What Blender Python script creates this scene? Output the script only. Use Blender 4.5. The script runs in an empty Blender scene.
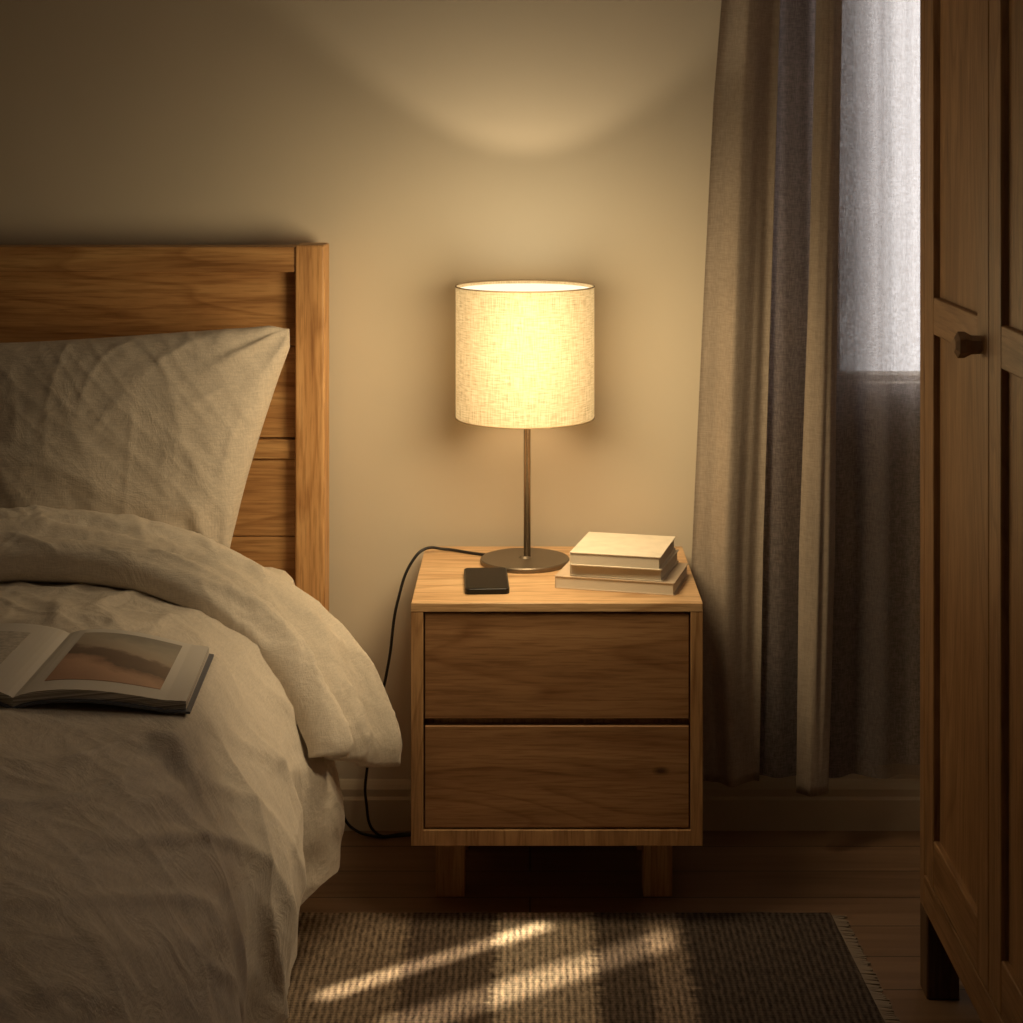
import bpy, bmesh, math, random
from mathutils import Vector, Matrix, noise
random.seed(4)
H=1.373; VX=530.0; VY=130.0; F=1800.0; WY=3.54
S=bpy.context.scene
COL=S.collection
S.view_settings.view_transform='Standard'
S.view_settings.look='None'

# ------------------------------------------------------------ materials
def newmat(name):
    m=bpy.data.materials.new(name); m.use_nodes=True
    nt=m.node_tree; nt.nodes.clear()
    out=nt.nodes.new('ShaderNodeOutputMaterial')
    return m,nt,out
def N(nt,t,**kw):
    n=nt.nodes.new(t)
    for k,v in kw.items():
        if k.startswith('_'): setattr(n,k[1:],v)
        else: n.inputs[k.replace('__',' ')].default_value=v
    return n
def ramp(nt,src,stops):
    r=nt.nodes.new('ShaderNodeValToRGB')
    e=r.color_ramp.elements
    while len(e)<len(stops): e.new(0.5)
    for i,(p,c) in enumerate(stops):
        e[i].position=p; e[i].color=(c[0],c[1],c[2],1)
    nt.links.new(src,r.inputs[0]); return r
def coords(nt,scale,rnd=True,rot=(0,0,0)):
    tc=nt.nodes.new('ShaderNodeTexCoord'); mp=nt.nodes.new('ShaderNodeMapping')
    mp.inputs['Scale'].default_value=scale; mp.inputs['Rotation'].default_value=rot
    if rnd:
        oi=nt.nodes.new('ShaderNodeObjectInfo')
        ml=nt.nodes.new('ShaderNodeMath'); ml.operation='MULTIPLY'; ml.inputs[1].default_value=7.0
        nt.links.new(oi.outputs['Random'],ml.inputs[0])
        ad=nt.nodes.new('ShaderNodeVectorMath'); ad.operation='ADD'
        nt.links.new(tc.outputs['Object'],ad.inputs[0]); nt.links.new(ml.outputs[0],ad.inputs[1])
        nt.links.new(ad.outputs[0],mp.inputs[0])
    else: nt.links.new(tc.outputs['Object'],mp.inputs[0])
    return mp.outputs[0]
def mixc(nt,a,b,fac,mode='MULTIPLY'):
    m=nt.nodes.new('ShaderNodeMix'); m.data_type='RGBA'; m.blend_type=mode
    if isinstance(fac,float): m.inputs[0].default_value=fac
    else: nt.links.new(fac,m.inputs[0])
    for s,i in ((a,6),(b,7)):
        if isinstance(s,tuple): m.inputs[i].default_value=(*s,1)
        else: nt.links.new(s,m.inputs[i])
    return m.outputs[2]
def bump(nt,h,strength,dist=0.002,prev=None):
    b=nt.nodes.new('ShaderNodeBump'); b.inputs['Strength'].default_value=strength; b.inputs['Distance'].default_value=dist
    nt.links.new(h,b.inputs['Height'])
    if prev: nt.links.new(prev,b.inputs['Normal'])
    return b.outputs[0]
def wood(name,dark,mid,light,axis='X',rough=0.5,sc=1.0,knot=None):
    m,nt,out=newmat(name)
    a={'X':0,'Y':1,'Z':2}[axis]
    s=[22*sc]*3; s[a]=2.0*sc
    v=coords(nt,s)
    n=N(nt,'ShaderNodeTexNoise',Scale=1.0,Detail=9.0,Roughness=0.64,Distortion=.8); nt.links.new(v,n.inputs['Vector'])
    ml=nt.nodes.new('ShaderNodeMath'); ml.operation='MULTIPLY'; ml.inputs[1].default_value=15.0
    v3=[5*sc]*3; v3[a]=.6*sc
    n3=N(nt,'ShaderNodeTexNoise',Scale=1.0,Detail=2.0,Distortion=.5); nt.links.new(coords(nt,v3),n3.inputs['Vector'])
    nt.links.new(n3.outputs[0],ml.inputs[0])
    fr=nt.nodes.new('ShaderNodeMath'); fr.operation='FRACT'; nt.links.new(ml.outputs[0],fr.inputs[0])
    rl=ramp(nt,fr.outputs[0],[(0.0,(0.66,0.58,0.50)),(0.10,(1,1,1)),(0.80,(0.97,0.96,0.95)),(1.0,(0.68,0.60,0.52))])
    r=ramp(nt,n.outputs[0],[(0.32,dark),(0.5,mid),(0.68,light)])
    s2=[260*sc]*3; s2[a]=14*sc
    v2=coords(nt,s2)
    n2=N(nt,'ShaderNodeTexNoise',Scale=1.0,Detail=3.0); nt.links.new(v2,n2.inputs['Vector'])
    r2=ramp(nt,n2.outputs[0],[(0.34,(0.58,0.50,0.42)),(0.54,(1,1,1))])
    c=mixc(nt,r.outputs[0],r2.outputs[0],0.65)
    c=mixc(nt,c,rl.outputs[0],0.75)
    if knot:
        tc=nt.nodes.new('ShaderNodeTexCoord')
        mp=nt.nodes.new('ShaderNodeMapping'); mp.vector_type='TEXTURE'
        mp.inputs['Location'].default_value=knot; mp.inputs['Scale'].default_value=(0.018,1,0.009)
        nt.links.new(tc.outputs['Object'],mp.inputs[0])
        ln=nt.nodes.new('ShaderNodeVectorMath'); ln.operation='LENGTH'
        nt.links.new(mp.outputs[0],ln.inputs[0])
        rk=ramp(nt,ln.outputs['Value'],[(0.25,(0.18,0.12,0.08)),(1.0,(1,1,1))])
        c=mixc(nt,c,rk.outputs[0],0.9)
    b=nt.nodes.new('ShaderNodeBsdfPrincipled'); b.inputs['Roughness'].default_value=rough
    nt.links.new(c,b.inputs['Base Color'])
    nt.links.new(bump(nt,n2.outputs[0],0.2,0.0006),b.inputs['Normal'])
    nt.links.new(b.outputs[0],out.inputs[0]); return m
def plain(name,c,rough=0.6,metal=0.0,bs=0.0,bscale=200.0,var=0.0,vscale=3.0,spec=0.5):
    m,nt,out=newmat(name)
    b=nt.nodes.new('ShaderNodeBsdfPrincipled')
    b.inputs['Roughness'].default_value=rough; b.inputs['Metallic'].default_value=metal
    b.inputs['Specular IOR Level'].default_value=spec
    v=coords(nt,(1,1,1))
    n=N(nt,'ShaderNodeTexNoise',Scale=vscale,Detail=4.0); nt.links.new(v,n.inputs['Vector'])
    r=ramp(nt,n.outputs[0],[(0.3,tuple(x*(1-var) for x in c)),(0.7,tuple(min(1,x*(1+var)) for x in c))])
    nt.links.new(r.outputs[0],b.inputs['Base Color'])
    if bs>0:
        n2=N(nt,'ShaderNodeTexNoise',Scale=bscale,Detail=3.0); nt.links.new(v,n2.inputs['Vector'])
        nt.links.new(bump(nt,n2.outputs[0],bs,0.001),b.inputs['Normal'])
    nt.links.new(b.outputs[0],out.inputs[0]); return m
def emis(name,c,s):
    m,nt,out=newmat(name); e=N(nt,'ShaderNodeEmission',Strength=s); e.inputs[0].default_value=(*c,1)
    nt.links.new(e.outputs[0],out.inputs[0]); return m
def fabric(name,c,trans=0.0,transp=0.0,thread=(400,400,60),wr=0.5,wrs=9.0,var=0.12,contrast=0.25,cross=1.0,fade=None,open_=.6,vs=(5,5,5)):
    m,nt,out=newmat(name)
    v=coords(nt,vs)
    n=N(nt,'ShaderNodeTexNoise',Scale=1.0,Detail=3.0); nt.links.new(v,n.inputs['Vector'])
    r=ramp(nt,n.outputs[0],[(0.3,tuple(x*(1-var) for x in c)),(0.7,c)])
    vt=coords(nt,thread)
    nth=N(nt,'ShaderNodeTexNoise',Scale=1.0,Detail=2.0); nt.links.new(vt,nth.inputs['Vector'])
    th2=(thread[2],thread[2],thread[0])
    vt2=coords(nt,th2)
    nth2=N(nt,'ShaderNodeTexNoise',Scale=1.0,Detail=2.0); nt.links.new(vt2,nth2.inputs['Vector'])
    ad=nt.nodes.new('ShaderNodeMath'); ad.operation='MULTIPLY_ADD'; ad.inputs[1].default_value=cross
    a0=nt.nodes.new('ShaderNodeMath'); a0.operation='ADD'; a0.inputs[1].default_value=.5-.5*cross
    nt.links.new(nth.outputs[0],a0.inputs[0])
    nt.links.new(nth2.outputs[0],ad.inputs[0]); nt.links.new(a0.outputs[0],ad.inputs[2])
    k=1-contrast*2
    rt=ramp(nt,ad.outputs[0],[(0.0,(k,k,k)),(1.0,(1,1,1))])
    mr=nt.nodes.new('ShaderNodeMapRange'); mr.inputs[1].default_value=0.75; mr.inputs[2].default_value=1.25
    nt.links.new(ad.outputs[0],mr.inputs[0]); nt.links.new(mr.outputs[0],rt.inputs[0])
    col=mixc(nt,r.outputs[0],rt.outputs[0],1.0)
    vw=coords(nt,(1,1,1),rot=(0.3,0.5,0.6))
    nw=N(nt,'ShaderNodeTexNoise',Scale=wrs,Detail=6.0,Roughness=0.6,Distortion=1.2); nt.links.new(vw,nw.inputs['Vector'])
    b1=bump(nt,nw.outputs[0],wr,0.02)
    b2=bump(nt,ad.outputs[0],0.3,0.0012,b1)
    d=nt.nodes.new('ShaderNodeBsdfPrincipled'); d.inputs['Roughness'].default_value=0.9
    d.inputs['Specular IOR Level'].default_value=0.15
    d.inputs['Sheen Weight'].default_value=0.1
    nt.links.new(col,d.inputs['Base Color']); nt.links.new(b2,d.inputs['Normal'])
    sh=d.outputs[0]
    if trans>0:
        t=nt.nodes.new('ShaderNodeBsdfTranslucent'); nt.links.new(col,t.inputs[0]); nt.links.new(b2,t.inputs['Normal'])
        mx=nt.nodes.new('ShaderNodeMixShader'); mx.inputs[0].default_value=trans
        nt.links.new(sh,mx.inputs[1]); nt.links.new(t.outputs[0],mx.inputs[2]); sh=mx.outputs[0]
    if transp>0:
        t=nt.nodes.new('ShaderNodeBsdfTransparent')
        mx=nt.nodes.new('ShaderNodeMixShader')
        ml=nt.nodes.new('ShaderNodeMapRange'); ml.inputs[1].default_value=0.8; ml.inputs[2].default_value=1.2
        ml.inputs[3].default_value=min(1,transp*(1+open_)); ml.inputs[4].default_value=transp*(1-open_)
        nt.links.new(ad.outputs[0],ml.inputs[0])
        fac=ml.outputs[0]
        gm=nt.nodes.new('ShaderNodeMapRange'); gm.inputs[1].default_value=.35; gm.inputs[2].default_value=.65; gm.inputs[3].default_value=.75; gm.inputs[4].default_value=1.15
        nt.links.new(n.outputs[0],gm.inputs[0])
        gg=nt.nodes.new('ShaderNodeMath'); gg.operation='MULTIPLY'; nt.links.new(fac,gg.inputs[0]); nt.links.new(gm.outputs[0],gg.inputs[1]); fac=gg.outputs[0]
        if fade:
            tc=nt.nodes.new('ShaderNodeTexCoord'); sp=nt.nodes.new('ShaderNodeSeparateXYZ'); nt.links.new(tc.outputs['Object'],sp.inputs[0])
            fr=nt.nodes.new('ShaderNodeMapRange'); fr.interpolation_type='SMOOTHSTEP'
            fr.inputs[1].default_value=fade[0]; fr.inputs[2].default_value=fade[1]; fr.inputs[3].default_value=0; fr.inputs[4].default_value=.72
            nt.links.new(sp.outputs[0],fr.inputs[0])
            am=nt.nodes.new('ShaderNodeMath'); am.operation='ADD'; am.use_clamp=True
            nt.links.new(fac,am.inputs[0]); nt.links.new(fr.outputs[0],am.inputs[1]); fac=am.outputs[0]
        nt.links.new(fac,mx.inputs[0])
        nt.links.new(sh,mx.inputs[1]); nt.links.new(t.outputs[0],mx.inputs[2]); sh=mx.outputs[0]
    nt.links.new(sh,out.inputs[0]); return m

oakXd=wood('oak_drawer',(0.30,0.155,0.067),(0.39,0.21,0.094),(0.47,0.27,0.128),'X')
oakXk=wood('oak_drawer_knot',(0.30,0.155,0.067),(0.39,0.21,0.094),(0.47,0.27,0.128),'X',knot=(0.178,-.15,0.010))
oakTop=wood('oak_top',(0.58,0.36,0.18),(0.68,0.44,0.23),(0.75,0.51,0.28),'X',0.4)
oakZ=wood('oak_z',(0.38,0.21,0.09),(0.49,0.28,0.125),(0.57,0.34,0.16),'Z')
oakLegLit=wood('oak_leg_lit',(0.42,0.24,0.11),(0.54,0.32,0.15),(0.62,0.38,0.19),'Z')  # oak lightened on the legs in place of light falling there
pineX=wood('pine_x',(0.34,0.16,0.055),(0.54,0.29,0.11),(0.68,0.41,0.17),'X',0.5,0.8)
pineZ=wood('pine_z',(0.48,0.25,0.095),(0.63,0.345,0.135),(0.72,0.43,0.19),'Z',0.5)
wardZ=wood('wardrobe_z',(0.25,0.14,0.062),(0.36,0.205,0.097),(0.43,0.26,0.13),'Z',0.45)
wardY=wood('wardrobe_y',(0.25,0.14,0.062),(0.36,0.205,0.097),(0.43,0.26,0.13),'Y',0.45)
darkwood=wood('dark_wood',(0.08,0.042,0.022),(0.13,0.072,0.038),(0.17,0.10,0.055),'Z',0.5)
wallM=plain('plaster',(0.65,0.57,0.445),0.85,0,0.15,60,0.04,1.5)
trimM=plain('trim_paint',(0.56,0.47,0.34),0.55,0,0.05,80,0.03)
ceilM=plain('ceiling_paint',(0.55,0.5,0.42),0.9)
linen=fabric('linen_bedding',(0.82,0.73,0.615),wr=0.28,wrs=12,thread=(500,500,80),contrast=0.07)
linenP=fabric('linen_pillow',(0.75,0.66,0.55),wr=0.24,wrs=11,thread=(420,420,50),contrast=0.09)
sheetM=fabric('sheet_cotton',(0.75,0.68,0.57),wr=0.15,contrast=0.04)
curtB=fabric('curtain_linen',(0.47,0.385,0.305),trans=0.12,wr=0.10,thread=(500,500,60),contrast=0.12)
cgx=(( 762+1100)/2-VX)/F*3.435
curtG=fabric('curtain_grey',(0.32,0.27,0.26),trans=0.45,transp=0.08,wr=0.08,thread=(420,420,70),contrast=0.22,cross=.9,fade=((836-VX)/F*3.435-cgx,(920-VX)/F*3.435-cgx))
curtS=fabric('curtain_sheer',(0.70,0.64,0.61),trans=0.5,transp=0.30,wr=0.0,thread=(420,420,90),contrast=0.16,cross=.9,open_=.3,vs=(34,1,.15),var=.45)  # upright colour streaks paint in the shading of the sheer's folds
metalM=plain('brushed_metal',(0.46,0.40,0.33),0.25,1.0)
baseM=plain('bronze_metal',(0.20,0.16,0.115),0.42,0.8)
blackM=plain('black_glass',(0.003,0.003,0.004),0.25,spec=.06)
rubberM=plain('black_rubber',(0.012,0.011,0.010),0.5)
knobM=plain('knob_wood',(0.30,0.19,0.11),0.6,var=.2,vscale=60,spec=.25)
paper=plain('paper',(0.66,0.58,0.46),0.8,0,0.1,60)
coverA=plain('cover_cream',(0.76,0.67,0.53),0.6,var=0.07,vscale=40,bs=.3,bscale=300)
coverB=plain('cover_tan',(0.54,0.42,0.30),0.6,var=0.05)
coverC=plain('cover_beige',(0.70,0.61,0.48),0.6,var=0.05)

def shademat():
    m,nt,out=newmat('shade_linen')
    def tex(sc):
        tc=nt.nodes.new('ShaderNodeTexCoord'); mp=nt.nodes.new('ShaderNodeMapping'); mp.inputs['Scale'].default_value=sc
        nt.links.new(tc.outputs['UV'],mp.inputs[0])
        n=N(nt,'ShaderNodeTexNoise',Scale=1.0,Detail=1.0,Roughness=0.6); nt.links.new(mp.outputs[0],n.inputs['Vector']); return n.outputs[0]
    a=tex((36,330,1)); b=tex((520,22,1))
    ad=nt.nodes.new('ShaderNodeMath'); ad.operation='ADD'; nt.links.new(a,ad.inputs[0]); nt.links.new(b,ad.inputs[1])
    mr=nt.nodes.new('ShaderNodeMapRange'); mr.inputs[1].default_value=0.55; mr.inputs[2].default_value=1.45
    nt.links.new(ad.outputs[0],mr.inputs[0])
    r=ramp(nt,mr.outputs[0],[(0.0,(0.26,0.20,0.12)),(0.5,(0.42,0.34,0.22)),(1.0,(0.56,0.48,0.35))])
    d=nt.nodes.new('ShaderNodeBsdfDiffuse'); t=nt.nodes.new('ShaderNodeBsdfTranslucent')
    nt.links.new(r.outputs[0],d.inputs[0]); nt.links.new(r.outputs[0],t.inputs[0])
    mx=nt.nodes.new('ShaderNodeMixShader'); mx.inputs[0].default_value=0.16
    nt.links.new(d.outputs[0],mx.inputs[1]); nt.links.new(t.outputs[0],mx.inputs[2])
    r2=ramp(nt,mr.outputs[0],[(0.0,(0.56,0.31,0.11)),(0.5,(0.92,0.60,0.25)),(1.0,(1.0,0.76,0.38))])
    em=nt.nodes.new('ShaderNodeEmission'); em.inputs[1].default_value=0.54; nt.links.new(r2.outputs[0],em.inputs[0])
    ads=nt.nodes.new('ShaderNodeAddShader'); nt.links.new(mx.outputs[0],ads.inputs[0]); nt.links.new(em.outputs[0],ads.inputs[1])
    nt.links.new(ads.outputs[0],out.inputs[0])
    return m
shadeM=shademat()

def floormat():
    m,nt,out=newmat('floor_planks')
    v=coords(nt,(1,1,1),False)
    br=N(nt,'ShaderNodeTexBrick',Scale=1.0); br.offset=0.37
    br.inputs['Color1'].default_value=(0.21,0.125,0.072,1); br.inputs['Color2'].default_value=(0.28,0.17,0.10,1)
    br.inputs['Mortar'].default_value=(0.05,0.03,0.018,1); br.inputs['Mortar Size'].default_value=0.0015
    br.inputs['Brick Width'].default_value=1.4; br.inputs['Row Height'].default_value=0.115
    nt.links.new(v,br.inputs['Vector'])
    v2=coords(nt,(2.5,35,1),False)
    n=N(nt,'ShaderNodeTexNoise',Scale=1.0,Detail=6.0,Distortion=0.6); nt.links.new(v2,n.inputs['Vector'])
    r=ramp(nt,n.outputs[0],[(0.3,(0.6,0.55,0.5)),(0.7,(1,1,1))])
    c=mixc(nt,br.outputs[0],r.outputs[0],0.8)
    b=nt.nodes.new('ShaderNodeBsdfPrincipled'); b.inputs['Roughness'].default_value=0.42
    nt.links.new(c,b.inputs['Base Color']); nt.links.new(bump(nt,n.outputs[0],0.2,0.001),b.inputs['Normal'])
    nt.links.new(b.outputs[0],out.inputs[0]); return m
floorM=floormat()

def rugmat():
    m,nt,out=newmat('rug_weave')
    tc=nt.nodes.new('ShaderNodeTexCoord'); sp=nt.nodes.new('ShaderNodeSeparateXYZ'); nt.links.new(tc.outputs['Object'],sp.inputs[0])
    cn0=coords(nt,(3,60,1),False)
    nn=N(nt,'ShaderNodeTexNoise',Scale=1.0,Detail=3.0); nt.links.new(cn0,nn.inputs['Vector'])
    jj=nt.nodes.new('ShaderNodeMath'); jj.operation='MULTIPLY_ADD'; jj.inputs[1].default_value=.05; nt.links.new(nn.outputs[0],jj.inputs[0]); nt.links.new(sp.outputs[0],jj.inputs[2])
    mr=nt.nodes.new('ShaderNodeMapRange'); mr.inputs[1].default_value=-0.725; mr.inputs[2].default_value=0.775
    nt.links.new(jj.outputs[0],mr.inputs[0])
    dk=(0.080,0.060,0.048); md=(0.32,0.245,0.18); lt=(0.60,0.49,0.37)
    r=ramp(nt,mr.outputs[0],[(0.0,md),(0.49,md),(0.50,(0.15,0.11,0.085)),(0.590,(0.18,0.135,0.10)),(0.600,lt),(0.70,(0.46,0.365,0.27)),(0.71,(0.13,0.098,0.075)),(0.76,(0.13,0.098,0.075)),(0.77,(0.28,0.21,0.155)),(0.80,(0.26,0.195,0.145)),(0.81,dk),(0.93,dk)])
    ck=coords(nt,(1,1,1),False)
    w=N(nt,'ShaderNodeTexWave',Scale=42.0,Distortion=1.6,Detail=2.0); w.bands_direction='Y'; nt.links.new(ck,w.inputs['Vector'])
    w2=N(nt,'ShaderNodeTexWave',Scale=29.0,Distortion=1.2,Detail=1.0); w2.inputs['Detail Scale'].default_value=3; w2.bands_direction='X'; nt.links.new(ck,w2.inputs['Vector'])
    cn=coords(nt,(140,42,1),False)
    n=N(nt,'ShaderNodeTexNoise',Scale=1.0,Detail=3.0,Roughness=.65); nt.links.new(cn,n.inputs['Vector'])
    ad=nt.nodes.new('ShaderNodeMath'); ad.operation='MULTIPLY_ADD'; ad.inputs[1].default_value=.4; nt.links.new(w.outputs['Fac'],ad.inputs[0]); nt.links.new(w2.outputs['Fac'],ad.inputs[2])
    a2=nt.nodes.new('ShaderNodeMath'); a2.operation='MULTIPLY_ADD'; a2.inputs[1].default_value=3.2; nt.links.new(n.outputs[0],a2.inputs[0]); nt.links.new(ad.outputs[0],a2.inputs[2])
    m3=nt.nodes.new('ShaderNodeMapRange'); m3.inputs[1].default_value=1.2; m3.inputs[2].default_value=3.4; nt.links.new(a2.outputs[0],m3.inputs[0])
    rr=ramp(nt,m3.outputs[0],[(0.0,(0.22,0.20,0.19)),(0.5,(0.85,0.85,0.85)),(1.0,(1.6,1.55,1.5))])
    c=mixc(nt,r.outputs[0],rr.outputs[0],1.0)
    b=nt.nodes.new('ShaderNodeBsdfPrincipled'); b.inputs['Roughness'].default_value=0.95; b.inputs['Specular IOR Level'].default_value=0.1
    nt.links.new(c,b.inputs['Base Color']); nt.links.new(bump(nt,a2.outputs[0],0.4,0.002),b.inputs['Normal'])
    nt.links.new(b.outputs[0],out.inputs[0]); return m
rugM=rugmat()
fringeM=plain('fringe_cotton',(0.26,0.20,0.145),0.95)

# ------------------------------------------------------------ mesh helpers
def empty(name,loc,label,cat):
    o=bpy.data.objects.new(name,None); o.location=loc; o.empty_display_size=0.05
    COL.objects.link(o); o['label']=label; o['category']=cat; return o
def wloc(o):
    l=Vector((0,0,0))
    while o: l=l+Vector(o.location); o=o.parent
    return l
def mk(name,verts,faces,mat,parent=None,origin=None,smooth=False,label=None,cat=None,kind=None,bevel=0,uv=None):
    vs=[Vector(v) for v in verts]
    if origin is None:
        lo=[min(v[i] for v in vs) for i in range(3)]; hi=[max(v[i] for v in vs) for i in range(3)]
        origin=Vector([(lo[i]+hi[i])/2 for i in range(3)])
        if parent is None: origin[2]=lo[2]
    origin=Vector(origin)
    me=bpy.data.meshes.new(name); me.from_pydata([tuple(v-origin) for v in vs],[],faces)
    if uv:
        ul=me.uv_layers.new(name='UVMap')
        for p in me.polygons:
            for li in p.loop_indices: ul.data[li].uv=uv[me.loops[li].vertex_index]
    me.materials.append(mat)
    o=bpy.data.objects.new(name,me)
    if parent is not None:
        o.parent=parent; o.location=origin-wloc(parent)
    else: o.location=origin
    COL.objects.link(o)
    bm=bmesh.new(); bm.from_mesh(me); bmesh.ops.recalc_face_normals(bm,faces=bm.faces); bm.to_mesh(me); bm.free()
    if smooth:
        for p in me.polygons: p.use_smooth=True
    if bevel:
        b=o.modifiers.new('bevel','BEVEL'); b.width=bevel; b.segments=3; b.limit_method='ANGLE'; b.harden_normals=False
    if label: o['label']=label
    if cat: o['category']=cat
    if kind: o['kind']=kind
    return o
BF=[(0,1,3,2),(4,6,7,5),(0,4,5,1),(2,3,7,6),(0,2,6,4),(1,5,7,3)]
def bxv(x0,x1,y0,y1,z0,z1):
    return [(x,y,z) for x in (x0,x1) for y in (y0,y1) for z in (z0,z1)]
def boxes(name,lst,mat,parent=None,bevel=0.002,**kw):
    V=[];Fc=[]
    for b in lst:
        n=len(V); V+=bxv(*b); Fc+=[tuple(i+n for i in f) for f in BF]
    return mk(name,V,Fc,mat,parent,bevel=bevel,**kw)
def gridf(nu,nv,f,closeu=False):
    V=[];Fc=[]
    for j in range(nv+1):
        for i in range(nu+(0 if closeu else 1)):
            V.append(f(i/nu,j/nv))
    w=nu if closeu else nu+1
    for j in range(nv):
        for i in range(nu):
            i2=(i+1)%w if closeu else i+1
            Fc.append((j*w+i,j*w+i2,(j+1)*w+i2,(j+1)*w+i))
    return V,Fc
def lathe(prof,c,axis='Z',seg=64):
    V=[];Fc=[]
    for (r,h) in prof:
        for i in range(seg):
            a=2*math.pi*(i+.5)/seg
            p=(r*math.cos(a),r*math.sin(a),h)
            if axis=='X': p=(h,p[0],p[1])
            V.append((c[0]+p[0],c[1]+p[1],c[2]+p[2]))
    for j in range(len(prof)-1):
        for i in range(seg):
            Fc.append((j*seg+i,j*seg+(i+1)%seg,(j+1)*seg+(i+1)%seg,(j+1)*seg+i))
    return V,Fc
def ss(a,b,x):
    t=max(0,min(1,(x-a)/(b-a))); return t*t*(3-2*t)
class CR:
    def __init__(s,pts):
        s.p=[Vector(p) for p in pts]; s.d=[0]
        for a,b in zip(s.p,s.p[1:]): s.d.append(s.d[-1]+(b-a).length)
    def __call__(s,t):
        x=max(0,min(1,t))*s.d[-1]
        i=0
        while i<len(s.p)-2 and x>s.d[i+1]: i+=1
        u=(x-s.d[i])/(s.d[i+1]-s.d[i])
        P=s.p; p1,p2=P[i],P[i+1]; p0=P[i-1] if i>0 else p1*2-p2; p3=P[i+2] if i+2<len(P) else p2*2-p1
        return 0.5*((2*p1)+(p2-p0)*u+(2*p0-5*p1+4*p2-p3)*u*u+(3*p1-p0-3*p2+p3)*u**3)
def nz(x,y,z=0): return noise.noise(Vector((x,y,z)))
def wrinkle(x,y,z=0,sharp=1.6):
    w=0
    for k,(ang,fx,fy,a) in enumerate(((0.5,3.2,9,1.0),(1.5,3,10,0.8),(-0.5,5,15,0.6),(2.3,8,22,0.4),(1.1,10,30,0.28))):
        c,s_=math.cos(ang),math.sin(ang)
        u=x*c-y*s_; v=x*s_+y*c
        n=nz(u*fx+3.1*k+0.6*nz(x*4,y*4,k),v*fy+0.6*nz(x*5,y*5,k+9),z*4+k*7)
        m=max(0,nz(x*1.7+k*5,y*1.7,z*2+k)+0.4)
        w+=a*m*(max(0,1-abs(n)*4.0)**sharp)
    return w
def curveobj(name,paths,r,mat,parent,**kw):
    cu=bpy.data.curves.new(name,'CURVE'); cu.dimensions='3D'; cu.bevel_depth=r; cu.bevel_resolution=4; cu.resolution_u=16
    org=wloc(parent) if parent else Vector((0,0,0))
    for pts in paths:
        sp=cu.splines.new('BEZIER'); sp.bezier_points.add(len(pts)-1)
        for b,p in zip(sp.bezier_points,pts):
            b.co=Vector(p)-org; b.handle_left_type=b.handle_right_type='AUTO'
    o=bpy.data.objects.new(name+'_tmp',cu); COL.objects.link(o)
    dg=bpy.context.evaluated_depsgraph_get(); me=bpy.data.meshes.new_from_object(o.evaluated_get(dg))
    bpy.data.objects.remove(o)
    o=bpy.data.objects.new(name,me); me.materials.clear(); me.materials.append(mat); COL.objects.link(o)
    for p in me.polygons: p.use_smooth=True
    o.parent=parent
    for k,v in kw.items(): o[k]=v
    return o

# ------------------------------------------------------------ room
XL,XR,YF,ZC=-2.5,2.0,-0.7,2.5
st=dict(kind='structure')
boxes('floor',[(XL-.1,XR+.1,YF-.1,WY+.25,-0.08,0)],floorM,bevel=0,origin=(0,0,0),**st)
boxes('ceiling',[(XL-.1,XR+.1,YF-.1,WY+.25,ZC,ZC+.08)],ceilM,bevel=0,**st)
wx0,wx1,wz0,wz1=0.590,1.55,0.872,2.25
boxes('wall_back',[(XL-.1,wx0,WY,WY+.2,0,ZC),(wx1,XR+.1,WY,WY+.2,0,ZC),(wx0,wx1,WY,WY+.2,0,wz0),(wx0,wx1,WY,WY+.2,wz1,ZC)],wallM,bevel=0,**st)
boxes('wall_left',[(XL-.1,XL,YF-.1,WY,0,ZC)],wallM,bevel=0,**st)
boxes('wall_right',[(XR,XR+.1,YF-.1,WY,0,ZC)],wallM,bevel=0,**st)
boxes('wall_front',[(XL,XR,YF-.1,YF,0,ZC)],wallM,bevel=0,**st)
boxes('window_1',[(wx0,wx0+.025,WY+.03,WY+.09,wz0,wz1),(wx1-.05,wx1,WY+.03,WY+.09,wz0,wz1),(wx0+.025,wx1-.05,WY+.03,WY+.09,wz0,wz0+.015),(wx0+.025,wx1-.05,WY+.03,WY+.09,wz1-.06,wz1),(1.07,1.11,WY+.035,WY+.085,wz0+.015,wz1-.06)],trimM,bevel=0.004,**st)
boxes('trim_1',[(wx0-.02,wx1+.02,WY-.008,WY+.03,wz0-.02,wz0+.004)],trimM,bevel=0.003,**st)
def baseb(name,x0,x1):
    prof=[(0,0),(-.014,0),(-.014,.060),(-.011,.066),(-.011,.080),(-.007,.088),(-.003,.094),(0,.097)]
    V=[(x,WY+p[0],p[1]) for x in (x0,x1) for p in prof]; n=len(prof)
    Fc=[(i,i+1,n+i+1,n+i) for i in range(n-1)]+[tuple(range(n)),tuple(range(2*n-1,n-1,-1))]
    mk(name,V,Fc,trimM,kind='structure')
baseb('baseboard_back',XL,XR)

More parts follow.
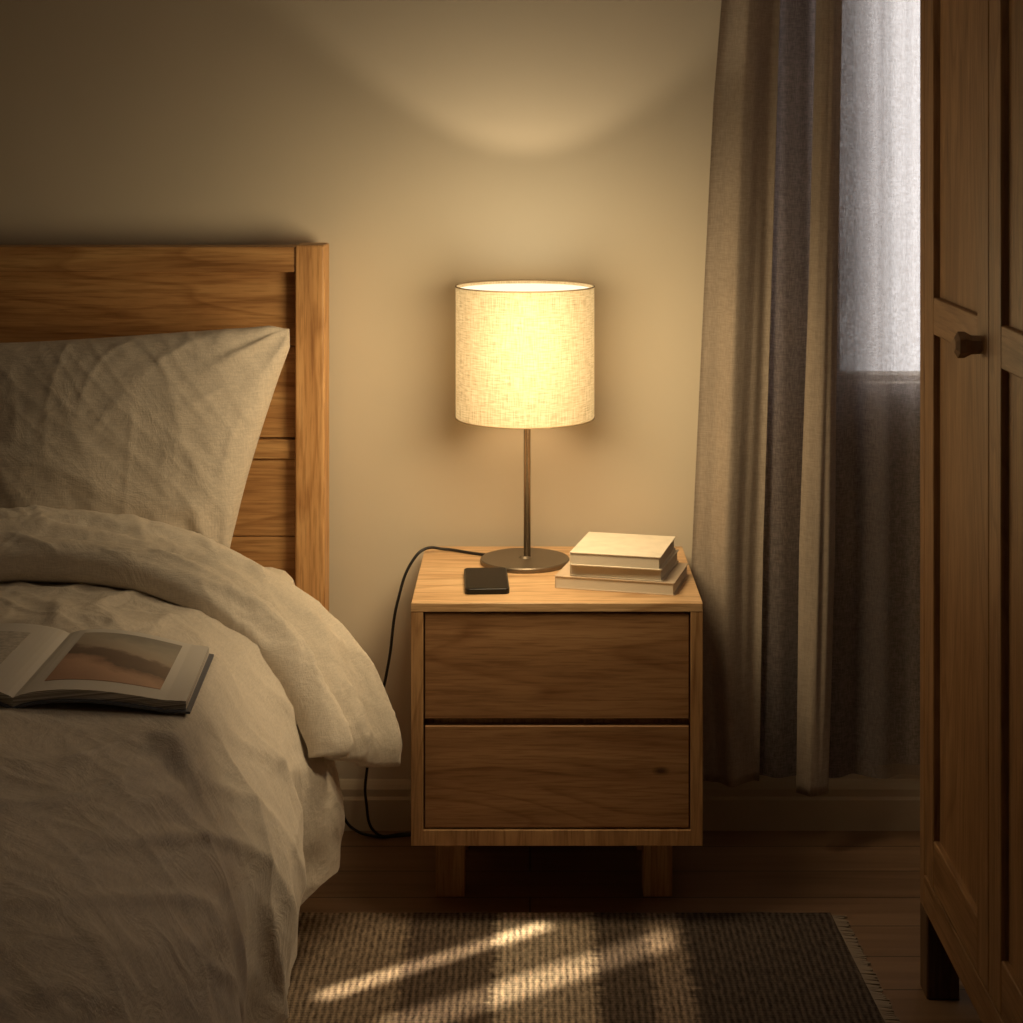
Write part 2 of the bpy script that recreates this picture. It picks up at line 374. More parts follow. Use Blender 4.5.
# ------------------------------------------------------------ nightstand
nx0,nx1,nf,nb=-0.2036,0.296,3.08,3.50; nt_=H-473/1800*3.08; nbz=H-716/1800*3.08
ns=empty('nightstand',((nx0+nx1)/2,(nf+nb)/2,0),'light oak two-drawer nightstand on short square legs beside the bed','nightstand')
tt=.0155
boxes('body',[(nx0,nx0+.021,nf,nb,nbz,nt_-tt),(nx1-.021,nx1,nf,nb,nbz,nt_-tt),(nx0+.021,nx1-.021,nf,nb,nbz,nbz+.027),
   (nx0+.021,nx1-.021,nb-.012,nb,nbz+.027,nt_-tt),(nx0+.021,nx1-.021,nf+.03,nb-.012,0.345,0.36)],oakZ,ns,bevel=0.001)
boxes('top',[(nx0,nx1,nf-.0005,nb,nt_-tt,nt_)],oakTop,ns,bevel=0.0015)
def zp(py,d): return H-(py-VY)/F*d
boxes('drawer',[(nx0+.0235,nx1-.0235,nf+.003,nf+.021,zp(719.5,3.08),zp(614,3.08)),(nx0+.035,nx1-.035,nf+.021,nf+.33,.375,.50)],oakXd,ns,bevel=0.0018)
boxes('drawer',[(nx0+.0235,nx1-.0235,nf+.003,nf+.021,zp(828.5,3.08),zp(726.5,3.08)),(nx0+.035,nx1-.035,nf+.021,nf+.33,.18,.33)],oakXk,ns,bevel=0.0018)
for lx in (-.169,.203):
    for ly in (3.222,3.43):
        boxes('leg',[(lx,lx+.052,ly,ly+.05,0,nbz)],oakLegLit,ns,bevel=0.002)

# ------------------------------------------------------------ lamp
ld=3.365; lx=(525.0-VX)/F*ld
lamp=empty('table_lamp',(lx,ld,nt_),'table lamp with glowing cream linen drum shade on the nightstand','lamp')
V,Fc=lathe([(0,0),(.082,0),(.0835,.002),(.0835,.0075),(.082,.0095),(.012,.0105),(.009,.014),(0,.014)],(lx,ld,nt_))
mk('base',V,Fc,baseM,lamp,bevel=0)
zt=H-(286-VY)/F*ld; zb_=H-(417-VY)/F*ld; R=69.3/F*ld
V,Fc=lathe([(0,.012),(.0066,.012),(.0066,zb_-nt_+.03),(.009,zb_-nt_+.032),(.009,zb_-nt_+.038),(.016,zb_-nt_+.04),(.016,zb_-nt_+.06),(0,zb_-nt_+.06)],(lx+.004,ld,nt_),seg=32)
mk('pole',V,Fc,metalM,lamp,smooth=True)
seg=128
V=[];UV=[]
for j in range(17):
    for i in range(seg+1):
        a=2*math.pi*i/seg; z=zb_+(zt-zb_)*j/16
        V.append((lx+R*math.cos(a),ld+R*math.sin(a),z)); UV.append((i/seg,j/16*0.33))
Fc=[(j*(seg+1)+i,j*(seg+1)+i+1,(j+1)*(seg+1)+i+1,(j+1)*(seg+1)+i) for j in range(16) for i in range(seg)]
shade=mk('lamp_shade',V,Fc,shadeM,lamp,smooth=True,uv=UV,label='cream woven linen drum shade')
def torus(c,Rr,r,seg=96,ms=10):
    V=[];Fc=[]
    for i in range(seg):
        a=2*math.pi*i/seg
        for j in range(ms):
            b=2*math.pi*j/ms
            V.append((c[0]+(Rr+r*math.cos(b))*math.cos(a),c[1]+(Rr+r*math.cos(b))*math.sin(a),c[2]+r*math.sin(b)))
    for i in range(seg):
        for j in range(ms):
            Fc.append((i*ms+j,((i+1)%seg)*ms+j,((i+1)%seg)*ms+(j+1)%ms,i*ms+(j+1)%ms))
    return V,Fc
rimM=plain('rim_tape',(0.36,0.25,0.13),0.7)
for z in (zt,zb_):
    V,Fc=torus((lx,ld,z),R,.0013); mk('rim',V,Fc,rimM,shade,smooth=True)
V,Fc=lathe([(0,-.0085),(R-.003,-.0085),(R-.003,-.006),(0,-.006)],(lx,ld,zt),seg=96)
mk('disc',V,Fc,emis('added_disc_glow',(1.0,0.86,0.60),1.4),shade,label='added glowing white diffuser inside the shade')  # glowing disc added to light upward and block the bulb's hot spot
V,Fc=lathe([(0.001,-.045),(.028,-.038),(.048,-.014),(.048,.014),(.036,.040),(.016,.055),(.001,.06)],(lx+.002,ld,zb_+.112),seg=32)
mk('light_bulb',V,Fc,emis('bulb_glow',(1.0,0.72,0.41),20),lamp,smooth=True,label='warm glowing bulb')
cp=lambda px,py,d:((px-VX)/F*d,d,H-(py-VY)/F*d)
tz=nt_+.003
cord=curveobj('power_cord',[[ (lx-.06,ld+.04,tz+.001),(lx-.10,3.43,tz),(-.165,3.455,tz+.002),(-.20,3.44,tz+.006),(-.222,3.43,tz-.012),cp(398,600,3.42),cp(389,660,3.42),cp(378,715,3.42),cp(367,770,3.44),cp(366,800,3.46),(-.295,3.48,.012),(-.25,3.50,.004),(-.17,3.51,.004)],
  [cp(322,785,3.50),cp(338,806,3.49),(-.345,3.49,.02),(-.30,3.49,.004),(-.2,3.505,.004),(-.12,3.51,.004)]],.0028,rubberM,lamp,label='black power cord trailing to the floor')

# ------------------------------------------------------------ phone
def rbox(c,w,d,h,ang,r=0,z0=0):
    ca,sa=math.cos(ang),math.sin(ang)
    V=[]
    for z in (z0,z0+h):
        pts=[]
        for cx,cy,a0 in ((w/2-r,d/2-r,0),(-w/2+r,d/2-r,90),(-w/2+r,-d/2+r,180),(w/2-r,-d/2+r,270)):
            for k in range(7):
                a=math.radians(a0+k*15); pts.append((cx+r*math.cos(a),cy+r*math.sin(a)))
        for x,y in pts: V.append((c[0]+x*ca-y*sa,c[1]+x*sa+y*ca,z))
    n=len(V)//2
    Fc=[tuple(range(n)),tuple(range(n,2*n))]+[(i,(i+1)%n,n+(i+1)%n,n+i) for i in range(n)]
    return V,Fc
ph=empty('smartphone',(-.078,3.212,nt_),'black smartphone lying face up on the nightstand','phone')
V,Fc=rbox((-.078,3.212),.078,.153,.010,.05,.009,nt_); mk('phone_body',V,Fc,plain('phone_case',(0.008,0.008,0.008),0.3,spec=.3),ph,bevel=.0015)
V,Fc=rbox((-.078,3.212),.073,.147,.0006,.05,.007,nt_+.0100); mk('screen',V,Fc,blackM,ph)

# ------------------------------------------------------------ book stack
def book(cx,cy,z0,w,d,h,ang,cov,label):
    e=empty('book',(cx,cy,z0),label,'book'); e['group']='stack of books on the nightstand'
    ca,sa=math.cos(ang),math.sin(ang); t=.0018
    def rb(lst):
        V=[];Fc=[]
        for b in lst:
            n=len(V)
            for x,y,z in bxv(*b): V.append((cx+x*ca-y*sa,cy+x*sa+y*ca,z0+z))
            Fc+=[tuple(i+n for i in f) for f in BF]
        return V,Fc
    V,Fc=rb([(-w/2,w/2,-d/2,d/2,0,t),(-w/2,w/2,-d/2,d/2,h-t,h),(-w/2,-w/2+t,-d/2,d/2,t,h-t)])
    mk('cover',V,Fc,cov,e,bevel=.0005)
    nl=12
    V,Fc=rb([(-w/2+t,w/2-.003,-d/2+.002,d/2-.002,t+(h-2*t)*k/nl,t+(h-2*t)*(k+.85)/nl) for k in range(nl)])
    mk('pages',V,Fc,paper,e)
z=nt_
book(.166,3.226,z,.214,.15,.022,-.25,coverB,'tan paperback book at the bottom of a stack'); z+=.0224
book(.171,3.232,z,.166,.156,.021,-.27,coverC,'beige paperback book in the middle of a stack'); z+=.0214
book(.168,3.228,z,.162,.165,.023,-.24,coverA,'cream paperback book on top of a stack')

# ------------------------------------------------------------ bed
bed=empty('bed',(-1.17,2.42,0),'pine wood double bed with horizontal plank headboard','bed')
hz=zp(245,3.42)
BX0,BX1=-1.95,-.390
pw=.057
boxes('headboard',[(BX0+pw,BX1-pw,3.425,3.495,hz-.052,hz-.004)]+
   [(BX0+pw,BX1-pw,3.45,3.48,a,b) for a,b in ((hz-.195,hz-.052),(hz-.371,hz-.1965),(hz-.56,hz-.412),(hz-.70,hz-.5615),(hz-.85,hz-.7015))]+
   [(BX0+pw,BX1-pw,3.44,3.485,hz-.41,hz-.374)],pineX,bed,bevel=.002)
for a,b in ((BX1-pw,BX1),(BX0,BX0+pw)):
    boxes('post',[(a,b,3.42,3.50,0,hz)],pineZ,bed,bevel=.005)
boxes('side_rail',[(BX1-.06,BX1-.03,1.42,3.42,.17,.28)],pineX,bed)
boxes('side_rail',[(BX0+.02,BX0+.05,1.42,3.42,.17,.28)],pineX,bed)
boxes('slat_base',[(BX0+.05,BX1-.06,1.42,3.42,.25,.28)],pineX,bed)
for a in (BX1-.08,BX0+.02):
    boxes('leg',[(a,a+.05,1.40,1.45,0,.28)],pineZ,bed)
boxes('mattress',[(BX0+.03,BX1-.045,1.44,3.415,.282,.556)],sheetM,bevel=.05,label='thick mattress with a cream fitted sheet on the bed',cat='mattress')

# pillow
def pil(TR,BR,TL,BL,T,name,label,seed):
    TR,BR,TL,BL=map(Vector,(TR,BR,TL,BL))
    nrm=((TR-TL).cross(TL-BL)).normalized()
    if nrm.y>0: nrm=-nrm
    V=[];Fc=[];nu,nv=150,110
    idx={}
    for side in (1,-1):
        for j in range(nv+1):
            for i in range(nu+1):
                edge=i in(0,nu) or j in (0,nv)
                if side==-1 and edge: idx[(side,i,j)]=idx[(1,i,j)]; continue
                u=2*i/nu-1; v=2*j/nv-1
                ed=max(0,abs(u)-.86)/.14; ev=max(0,abs(v)-.80)/.20
                rc=1-.045*ed*ev
                uu=u*rc*(1-.04*(1-v*v)); vv=v*rc*(1-.05*(1-u*u))
                a=(uu+1)/2; b=(vv+1)/2
                P=(BL*(1-a)+BR*a)*(1-b)+(TL*(1-a)+TR*a)*b
                prof=max(0,(1-u**2)*(1-v**2))**.42
                t=T*prof
                w=.008*wrinkle(P.x*.75+seed+.5*P.z,P.z*.75,side,1.5)*min(1,prof*2.0)
                w+=.014*nz(P.x*4+seed,P.z*4,side)*min(1,prof*2)
                for cx,cy in ((1,1),(1,-1),(-1,1),(-1,-1)):
                    dx,dy=u-cx,v-cy; rr=math.hypot(dx,dy*.7); an=math.atan2(dy*.7,dx)
                    w+=.0035*math.sin(an*11+seed+nz(rr*2,an*2)*2)*ss(.6,.22,rr)*ss(0,.15,rr)
                idx[(side,i,j)]=len(V); V.append(P+nrm*side*(t+w))
                if edge: V[-1]=P+nrm*.006*nz(P.x*20,P.z*20)+Vector((0,0,.004*nz(P.x*14,3)))
    for side in (1,-1):
        for j in range(nv):
            for i in range(nu):
                Fc.append((idx[(side,i,j)],idx[(side,i+1,j)],idx[(side,i+1,j+1)],idx[(side,i,j+1)]))
    return mk(name,V,Fc,linenP,smooth=True,label=label,cat='pillow')
pil((-.428,3.35,1.014),(-.538,3.17,.59),(-1.17,3.35,.970),(-1.13,3.17,.59),.098,'pillow','plump beige linen pillow leaning on the headboard',2.0)

# open book corners (used to press the duvet flat beneath it)
A=Vector((-.655,2.28,.655));B=Vector((-.448,2.345,.624));C=Vector((-.462,2.592,.624));D=Vector((-.657,2.57,.655))
def bookplane(x): return .655-.013-(.150*(x+.655) if x>-.655 else .02*(-.655-x))

# duvet
prof=CR([(-2.0,.13,0),(-2.02,.3,0),(-1.97,.47,0),(-1.85,.575,0),(-1.65,.625,0),(-1.3,.64,0),(-.95,.642,0),(-.75,.64,0),(-.62,.63,0),(-.52,.608,0),(-.44,.562,0),(-.385,.49,0),(-.352,.41,0),(-.336,.33,0),(-.334,.26,0),(-.345,.19,0),(-.350,.135,0)])
def main(u,v):
    p=prof(u); q=prof(min(1,u+.004)); p0=prof(max(0,u-.004)); t=(q-p0).normalized(); n=Vector((-t.y,t.x,0))
    if n.y<0 and p.y>.5: n=-n
    x,zz=p.x,p.y
    Y=3.0-v*1.68
    k=ss(.90,1,v)
    lx2=x*.85+.35*Y+.05*nz(x*3,Y*3,zz)
    wr=.011*wrinkle(lx2*.75+1.3,(Y+zz)*.45-x*.25,0,1.5)+.0025*wrinkle(x*1.4+7,(Y+zz)*1.1,2,1.5)+.024*nz(x*1.8,Y*1.8+zz*2,3)+.003*nz(x*5,Y*5,zz*5)
    side=ss(.50,.22,zz)
    Yf=Y+.05*nz(Y*3,zz*2)+.25*(zz-.3)
    fold=side*(.020*math.sin(Yf*13+2.5*nz(Y*2,1))+.008*math.sin(Yf*31+3*nz(Y*3,4)))*(1 if x>-1 else -1)
    flare=(side*.025*ss(2.8,2.98,Y)-side*.02*ss(2.9,2.5,Y))*(1 if x>-1 else 0)
    X=x+n.x*wr+fold+flare
    Z=zz+n.y*wr
    if side>.6: Z+=(.010*math.sin(Y*9)+.02*ss(2.75,2.98,Y))*ss(.3,.13,zz)
    Z=Z*(1-k)+k*max(.1,Z-.45)
    Z-= .02*ss(.06,0,v)
    f=ss(-.93,-.87,X)*ss(-.40,-.455,X)*ss(2.22,2.28,Y)*ss(2.66,2.60,Y)
    Z=Z*(1-f)+bookplane(X)*f
    return (X,Y,max(Z,.05))
V,Fc=gridf(380,380,main)
bp=CR([(-2.05,.34,0),(-2.06,.5,0),(-1.93,.62,0),(-1.6,.672,0),(-1.0,.682,0),(-.8,.680,0),(-.66,.665,0),(-.55,.638,0),(-.46,.595,0),(-.388,.535,0),(-.34,.47,0),(-.310,.415,0),(-.294,.37,0),(-.290,.335,0)])
def band(th,s):
    p=bp(s); q=bp(min(1,s+.004)); p0=bp(max(0,s-.004)); t=(q-p0).normalized(); n=Vector((-t.y,t.x,0))
    a=.145; b=.042*(1+.12*nz(s*14,2))*(1-.50*ss(.64,.97,s))
    e=max(0,(1-(ss(.975,1.0,s))**2))**.5*.6+.4; b*=e; b*=min(1,ss(0,.05,s)+.1)
    yc=2.985-.03*ss(.75,1,s)+.018*nz(s*9,7)
    ang=2*math.pi*th
    c,sn=math.cos(ang),math.sin(ang)
    yy=a*(abs(c)**.8)*(1 if c>0 else -1); hh=b*(abs(sn)**.75)*(1 if sn>0 else -1)
    hh+=.010*max(0,-c) if sn>0 else 0
    L=s*bp.d[-1]
    if sn>0:
        hh+=sn*(.016*wrinkle(L*.7+4,(yy)*1.5,0,1.8)+.007*wrinkle(L*1.5,(yy)*2.6+3,1,1.5)+.012*nz(L*4,yy*8)-.016*max(0,1-abs(yy-.02+.06*nz(L*3,1))*22)-.012*max(0,1-abs(yy+.06+.07*nz(L*4,5))*26))
    hh+=.010*math.sin(yy*55+1.0+3*nz(L*3,2))*ss(.7,1,s)
    ext=ss(.84,1,s)*(.012*nz(yy*9,3)+.036*yy/a)
    P=p+n*hh+t*ext
    P.x+=.052*yy/a*ss(.62,1,s)
    P.y+=-.016*yy/a*ss(.62,1,s)
    return (P.x,yc+yy*(1-.2*ss(.7,1,s)),P.y)
V2,F2=gridf(110,340,band,closeu=True)
w=110; F2=list(F2)+[tuple(range(w)),tuple(range(340*w,341*w))]
n0=len(V)
duv=mk('duvet',V+V2,list(Fc)+[tuple(i+n0 for i in f) for f in F2],linen,smooth=True,label='rumpled cream linen duvet with a folded-back edge draped over the bed',cat='duvet')

# ------------------------------------------------------------ open book on the duvet
bk=empty('open_book',(-.655,2.42,.64),'open picture book with a landscape photo lying on the duvet','book')
A2=A+Vector((-.21,.03,-.004)); D2=D+Vector((-.205,.02,-.004))
def page(A,B,C,D,up,thick,name,mat,parent,nu=24,nv=6,u0=0,u1=1,v0=0,v1=1):
    def f(u,v):
        u=u0+(u1-u0)*u; v=v0+(v1-v0)*v
        P=(A*(1-u)+B*u)*(1-v)+(D*(1-u)+C*u)*v
        return P+Vector((0,0,up+.010*math.sin(min(1,u*1.15)*math.pi)*(1-u*.4)-.006*math.exp(-u*14)))
    T,Ft=gridf(nu,nv,f)
    Bv=[v-Vector((0,0,thick)) for v in T]; n=len(T); Fa=list(Ft)+[tuple(i+n for i in reversed(q)) for q in Ft]
    W=nu+1
    ring=[i for i in range(W)]+[j*W+nu for j in range(1,nv+1)]+[nv*W+i for i in range(nu-1,-1,-1)]+[j*W for j in range(nv-1,0,-1)]
    for a,b in zip(ring,ring[1:]+ring[:1]): Fa.append((a,b,b+n,a+n))
    return mk(name,T+Bv,Fa,mat,parent,smooth=False)
def pagemat():
    m,nt,out=newmat('book_page')
    v=coords(nt,(1,1,700),False)
    n=N(nt,'ShaderNodeTexNoise',Scale=1.0,Detail=1.0); nt.links.new(v,n.inputs['Vector'])
    ge=nt.nodes.new('ShaderNodeNewGeometry'); sp=nt.nodes.new('ShaderNodeSeparateXYZ'); nt.links.new(ge.outputs['Normal'],sp.inputs[0])
    r=ramp(nt,n.outputs[0],[(0.42,(0.30,0.27,0.23)),(0.58,(0.74,0.70,0.63))])
    mm=ramp(nt,sp.outputs[2],[(0.5,(0,0,0)),(0.7,(1,1,1))])
    c=mixc(nt,r.outputs[0],(0.76,0.72,0.66),mm.outputs[0],'MIX')
    b=nt.nodes.new('ShaderNodeBsdfPrincipled'); b.inputs['Roughness'].default_value=0.5
    nt.links.new(c,b.inputs['Base Color']); nt.links.new(b.outputs[0],out.inputs[0]); return m
pageM=pagemat()
bcov=plain('book_cover',(0.10,0.11,0.14),0.5)
page(A,B,C,D,.005,.012,'page_block',pageM,bk)
page(A,A2,D2,D,.005,.012,'page_block',pageM,bk)
ex=Vector((.006,0,0)); ey=Vector((0,.005,0))
page(A-ey,B-ey+ex,C+ey+ex,D+ey,-.0072,.003,'cover',bcov,bk)
page(A-ey,A2-ey-ex,D2+ey-ex,D+ey,-.0072,.003,'cover',bcov,bk)
def photomat():
    m,nt,out=newmat('landscape_print')
    tc=nt.nodes.new('ShaderNodeTexCoord'); sp=nt.nodes.new('ShaderNodeSeparateXYZ'); nt.links.new(tc.outputs['Object'],sp.inputs[0])
    n=N(nt,'ShaderNodeTexNoise',Scale=16.0,Detail=7.0,Roughness=.6); nt.links.new(tc.outputs['Object'],n.inputs['Vector'])
    mm=nt.nodes.new('ShaderNodeMath'); mm.operation='MULTIPLY_ADD'; mm.inputs[1].default_value=0.10
    nt.links.new(n.outputs[0],mm.inputs[0]); nt.links.new(sp.outputs[1],mm.inputs[2])
    m2=nt.nodes.new('ShaderNodeMath'); m2.operation='MULTIPLY_ADD'; m2.inputs[1].default_value=0.30
    nt.links.new(sp.outputs[0],m2.inputs[0]); nt.links.new(mm.outputs[0],m2.inputs[2])
    mr=nt.nodes.new('ShaderNodeMapRange'); mr.inputs[1].default_value=-0.06; mr.inputs[2].default_value=0.16; nt.links.new(m2.outputs[0],mr.inputs[0])
    r=ramp(nt,mr.outputs[0],[(0.0,(0.46,0.26,0.17)),(0.26,(0.58,0.35,0.24)),(0.38,(0.36,0.20,0.13)),(0.44,(0.12,0.07,0.05)),(0.60,(0.16,0.10,0.075)),(0.66,(0.42,0.34,0.26)),(0.8,(0.42,0.37,0.30)),(1.0,(0.25,0.235,0.21))])
    b=nt.nodes.new('ShaderNodeBsdfPrincipled'); b.inputs['Roughness'].default_value=0.35; nt.links.new(r.outputs[0],b.inputs['Base Color'])
    nt.links.new(b.outputs[0],out.inputs[0]); return m
page(A,B,C,D,.0056,.0005,'printed_photo',photomat(),bk,u0=.13,u1=.82,v0=.15,v1=.93)
page(A,A2,D2,D,.0056,.0005,'printed_text',plain('text_block',(0.56,0.52,0.46),0.6,var=.25,vscale=160),bk,u0=.22,u1=.80,v0=.25,v1=.85)

# ------------------------------------------------------------ rug
RY=3.135; RN=1.9
rx=lambda Y:.523+(RY-Y)*.05
rug=empty('rug',(-.2,2.45,0),'flat woven wool rug with dark brown and beige bands','rug')
def rf(u,v):
    Y=RN+(RY-RN)*v; x1=rx(Y)
    return (-.95+(x1+.95)*u, Y+.002*nz(u*20,1), .010+.0012*nz(u*30,v*30))
T,Ft=gridf(80,80,rf); n=len(T); W=81
Bv=[(a,b,0.001) for a,b,c in T]; Fa=list(Ft)+[tuple(i+n for i in reversed(q)) for q in Ft]
ring=[i for i in range(W)]+[j*W+80 for j in range(1,81)]+[80*W+i for i in range(79,-1,-1)]+[j*W for j in range(79,0,-1)]
for a,b in zip(ring,ring[1:]+ring[:1]): Fa.append((a,b,b+n,a+n))
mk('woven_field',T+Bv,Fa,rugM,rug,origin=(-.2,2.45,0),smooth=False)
V=[];Fc=[]
k=RN+.005
while k<RY-.003:
    x=rx(k)-.004; L=random.uniform(.024,.032); dy=random.uniform(-.004,.004)
    n=len(V)
    for q,(xx,yy) in enumerate(((x,k),(x+L,k+dy))):
        for dz in (.0015,.007 if q==0 else .004):
            for dw in (-.0017,.0017): V.append((xx,yy+dw,dz))
    Fc+=[tuple(i+n for i in f) for f in ((0,1,5,4),(2,3,7,6),(0,2,6,4),(1,3,7,5),(4,5,7,6),(0,1,3,2))]
    k+=random.uniform(.0028,.0038)
mk('fringe',V,Fc,fringeM,rug,kind='stuff',label='pale cotton fringe')

# ------------------------------------------------------------ wardrobe
WX=.626; wY1=2.89; wY0=1.99; zlo=.135; ztop=2.08
wr_=empty('wardrobe',(WX+.29,(wY0+wY1)/2,0),'brown wooden wardrobe with framed panel doors and faceted knob','wardrobe')
t=.022
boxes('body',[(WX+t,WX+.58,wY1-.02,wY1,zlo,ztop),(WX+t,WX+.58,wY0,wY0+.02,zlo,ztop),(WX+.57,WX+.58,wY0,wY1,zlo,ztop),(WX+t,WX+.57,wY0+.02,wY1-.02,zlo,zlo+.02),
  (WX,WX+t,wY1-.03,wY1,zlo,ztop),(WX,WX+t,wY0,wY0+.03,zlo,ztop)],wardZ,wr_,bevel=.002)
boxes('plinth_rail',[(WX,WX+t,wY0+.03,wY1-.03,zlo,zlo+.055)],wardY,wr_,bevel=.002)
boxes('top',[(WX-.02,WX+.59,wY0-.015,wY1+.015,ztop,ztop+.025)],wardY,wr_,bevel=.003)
mid=(wY0+wY1)/2+.018
def door(y0,y1,kn):
    zl,zh=zlo+.059,ztop-.004; s=.062
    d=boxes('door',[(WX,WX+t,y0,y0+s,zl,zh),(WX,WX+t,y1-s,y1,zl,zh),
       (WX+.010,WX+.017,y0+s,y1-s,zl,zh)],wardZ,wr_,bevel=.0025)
    for a,b in ((zl,zl+.075),(1.055,1.113),(zh-.07,zh)):
        boxes('door_rail',[(WX+.0005,WX+t,y0+s,y1-s,a,b)],wardY,d,bevel=.0025)
    if kn:
        V,Fc=lathe([(0,0),(.013,0),(.013,-.005),(.0135,-.012),(.0185,-.022),(.0185,-.031),(.010,-.036),(0,-.036)],(WX,kn,1.074),'X',6)
        mk('knob',V,Fc,knobM,d,label='brown faceted wooden knob')
door(mid+.0015,wY1-.032,2.505)
door(wY0+.032,mid-.0015,None)
for ly in (wY1-.05,wY0):
    for lx_ in (WX,WX+.52):
        boxes('leg',[(lx_,lx_+.052,ly,ly+.05,0,zlo)],darkwood,wr_,bevel=.003)

# ------------------------------------------------------------ curtains
ztopc=2.32
def interp(pts,x):
    if x<=pts[0][0]: return pts[0][1]
    for (a,b),(c,d) in zip(pts,pts[1:]):
        if x<=c: return b+(d-b)*(x-a)/(c-a)
    return pts[-1][1]
def curtain(name,left,right,d,zbot,nf,amp,mat,label,seed,nu=160,nv=110,harm=.15,sw=.1,origin=None,thick=.0008):
    Lp=sorted(((H-(py-VY)/F*d),(px-VX)/F*d) for py,px in left)
    Rp=sorted(((H-(py-VY)/F*d),(px-VX)/F*d) for py,px in right)
    def f(u,v):
        z=zbot+(ztopc-zbot)*v
        xl=interp(Lp,z); xr=interp(Rp,z)
        uu=u+.03*nz(u*3+seed,z*.9,seed)*math.sin(math.pi*u)
        ph=nf*2*math.pi*uu+seed
        am=amp*(.8+.4*nz(u*3+seed,z*.8))
        y=d+am*(math.sin(ph)+harm*math.sin(2.3*ph+seed+z*.6))+.003*nz(u*7,z*2,seed)
        x=xl+(xr-xl)*u
        if 0<u<1: x+=am*sw*math.cos(ph)*math.sin(math.pi*u)**.5
        return (x,min(y,WY-.016),z)
    V,Fc=gridf(nu,nv,f)
    o=mk(name,V,Fc,mat,smooth=True,label=label,cat='curtain',origin=origin)
    if thick:
        m=o.modifiers.new('s','SOLIDIFY'); m.thickness=thick
    return o
c1=curtain('curtain',[(-120,728),(0,722),(100,714),(300,704),(560,692),(650,692),(790,704)],[(-120,784),(0,781),(300,772),(550,764),(790,760)],3.41,.135,1.3,.019,curtB,'beige linen curtain hanging in heavy vertical folds',0.6,harm=.15)
c2=curtain('curtain',[(-120,818),(0,817),(300,809),(550,800),(790,797)],[(-120,844),(0,843),(300,838),(550,836),(790,829)],3.38,.125,.8,.012,curtB,'narrow pleat of beige linen curtain beside the grey curtain',2.2,nu=60)
c3=curtain('curtain',[(-120,762),(0,762),(790,750)],[(-120,1100),(0,1100),(790,1100)],3.435,.14,7.0,.015,curtG,'dark grey woven curtain backlit by the window',1.1,nu=320,harm=.15,origin=(cgx,3.435,.14),thick=0)
c4=curtain('sheer_curtain',[(-120,838),(790,838)],[(-120,1190),(790,1190)],3.500,.14,10.0,.006,curtS,'thin pale sheer curtain covering the bright window',3.3,nu=320,thick=0)
rod=mk('curtain_rod',*lathe([(0,0),(.02,0),(.022,.012),(.011,.02),(.011,1.38),(.022,1.388),(.02,1.40),(0,1.40)],(.3,3.44,2.335),'X',24),metalM,smooth=True,label='round metal curtain rod above the window',cat='curtain rod')

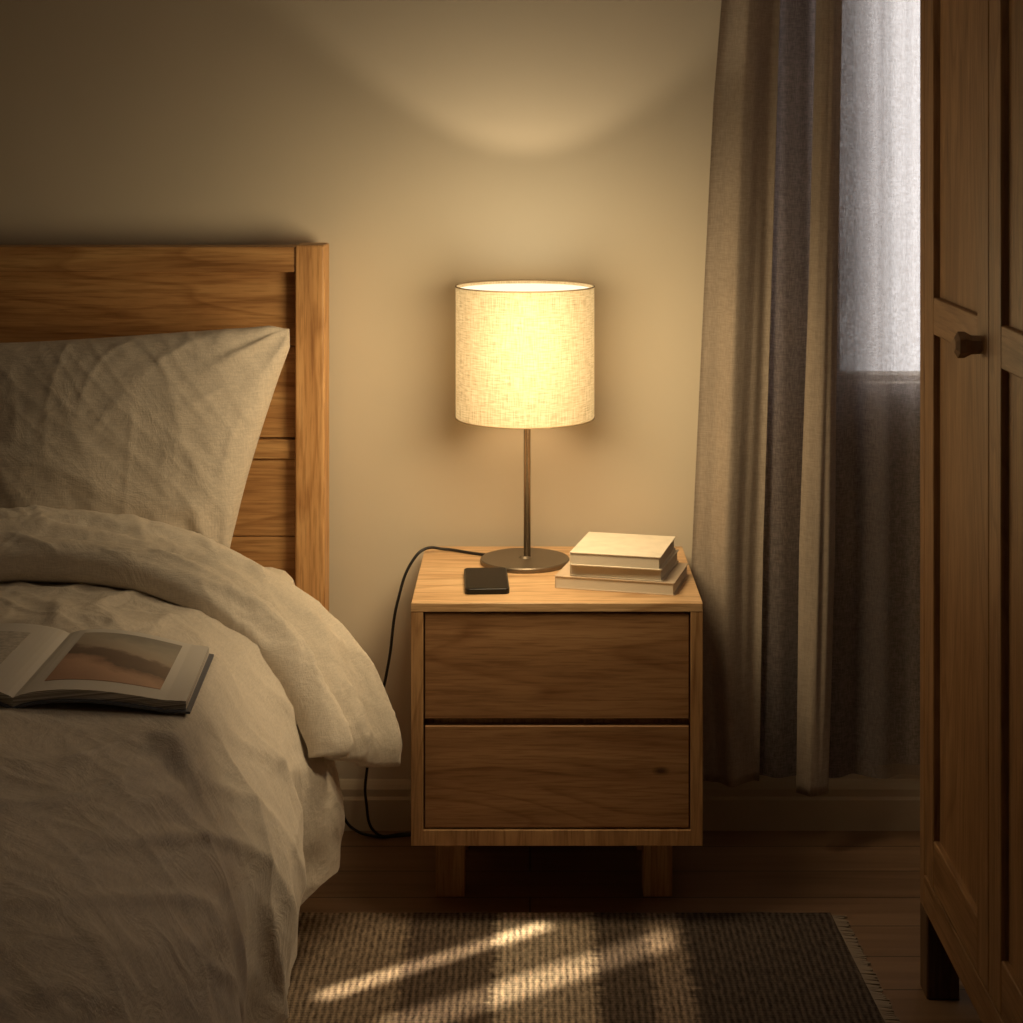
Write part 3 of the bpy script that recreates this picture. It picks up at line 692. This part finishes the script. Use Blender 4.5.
# ------------------------------------------------------------ world / lights
w=bpy.data.worlds.new('world'); S.world=w; w.use_nodes=True
bg=w.node_tree.nodes['Background']; bg.inputs[0].default_value=(1.0,0.955,0.94,1); bg.inputs[1].default_value=2.3
def light(name,typ,loc,target,col,e,**kw):
    l=bpy.data.lights.new(name,typ); l.energy=e; l.color=col
    for k,v in kw.items(): setattr(l,k,v)
    o=bpy.data.objects.new(name,l); o.location=loc
    o.rotation_euler=(Vector(target)-Vector(loc)).to_track_quat('-Z','Y').to_euler()
    COL.objects.link(o); return o
light('added_arc_spot','SPOT',(lx,ld-.085,zt+.004),(lx,ld-.084,3),(1,.79,.51),3.0,spot_size=math.radians(99),spot_blend=.25,shadow_soft_size=.010)  # extra spot added above the shade to draw the wall arc
light('added_front_spot','SPOT',(lx+.02,2.98,1.04),(lx-.1,3.78,.50),(1,.765,.44),14.0,shadow_soft_size=.14,spot_size=math.radians(178),spot_blend=1.0)  # unseen spot added in front of the lamp to brighten wall and nightstand
light('added_front_point','POINT',(lx+.02,2.98,1.04),(0,3.5,1),(1,.765,.45),2.4,shadow_soft_size=.14)  # unseen point light added at the same spot, softens the falloff
light('bed_rake','SPOT',(.22,2.72,.95),(-.40,2.66,.44),(1,.76,.45),8.0,shadow_soft_size=.05,spot_size=math.radians(58),spot_blend=1.0)  # spot added to rake highlights across the duvet side
light('room_fill','AREA',(0.1,2.2,2.42),(-.25,3.5,.8),(1,.80,.58),0.8,size=.8,spread=math.radians(110))
light('room_ambient','AREA',(0.3,0.6,2.4),(-.2,2.8,.3),(1,.82,.62),0.15,size=1.2)
def beam(p0,p1,width,src,e,spr=2.0):
    def fl(px,py):
        d=H*F/(py-VY); return Vector(((px-VX)/F*d,d,0.01))
    a,b=fl(*p0),fl(*p1); c=(a+b)/2; L=(b-a).length
    src=Vector(src); dz=(src-c).normalized()
    dx=(b-a); dx=(dx-dz*dx.dot(dz)); Lx=dx.length; dx.normalize(); dy=dz.cross(dx)
    l=bpy.data.lights.new('added_streak','AREA'); l.shape='RECTANGLE'; l.size=Lx; l.size_y=width; l.energy=e; l.color=(1,.80,.52); l.spread=math.radians(spr)  # narrow overhead area lamp added, stands in for sunlight on the rug
    o=bpy.data.objects.new('added_streak',l); o.matrix_world=Matrix(((dx.x,dy.x,dz.x,src.x),(dx.y,dy.y,dz.y,src.y),(dx.z,dy.z,dz.z,src.z),(0,0,0,1)))
    COL.objects.link(o)
beam((545,931),(320,1003),.018,(.15,2.2,2.4),.10,1.2)
beam((690,938),(390,1035),.055,(.45,2.2,2.4),.13,1.2)

# ------------------------------------------------------------ camera
cam=bpy.data.cameras.new('camera'); co=bpy.data.objects.new('camera',cam); COL.objects.link(co)
co.location=(0,0,H); co.rotation_euler=(math.pi/2,0,0)
cam.sensor_width=36; cam.lens=F/1023*36
cam.shift_x=-(VX-511.5)/1023; cam.shift_y=-(511.5-VY)/1023; cam.clip_start=.05
S.camera=co
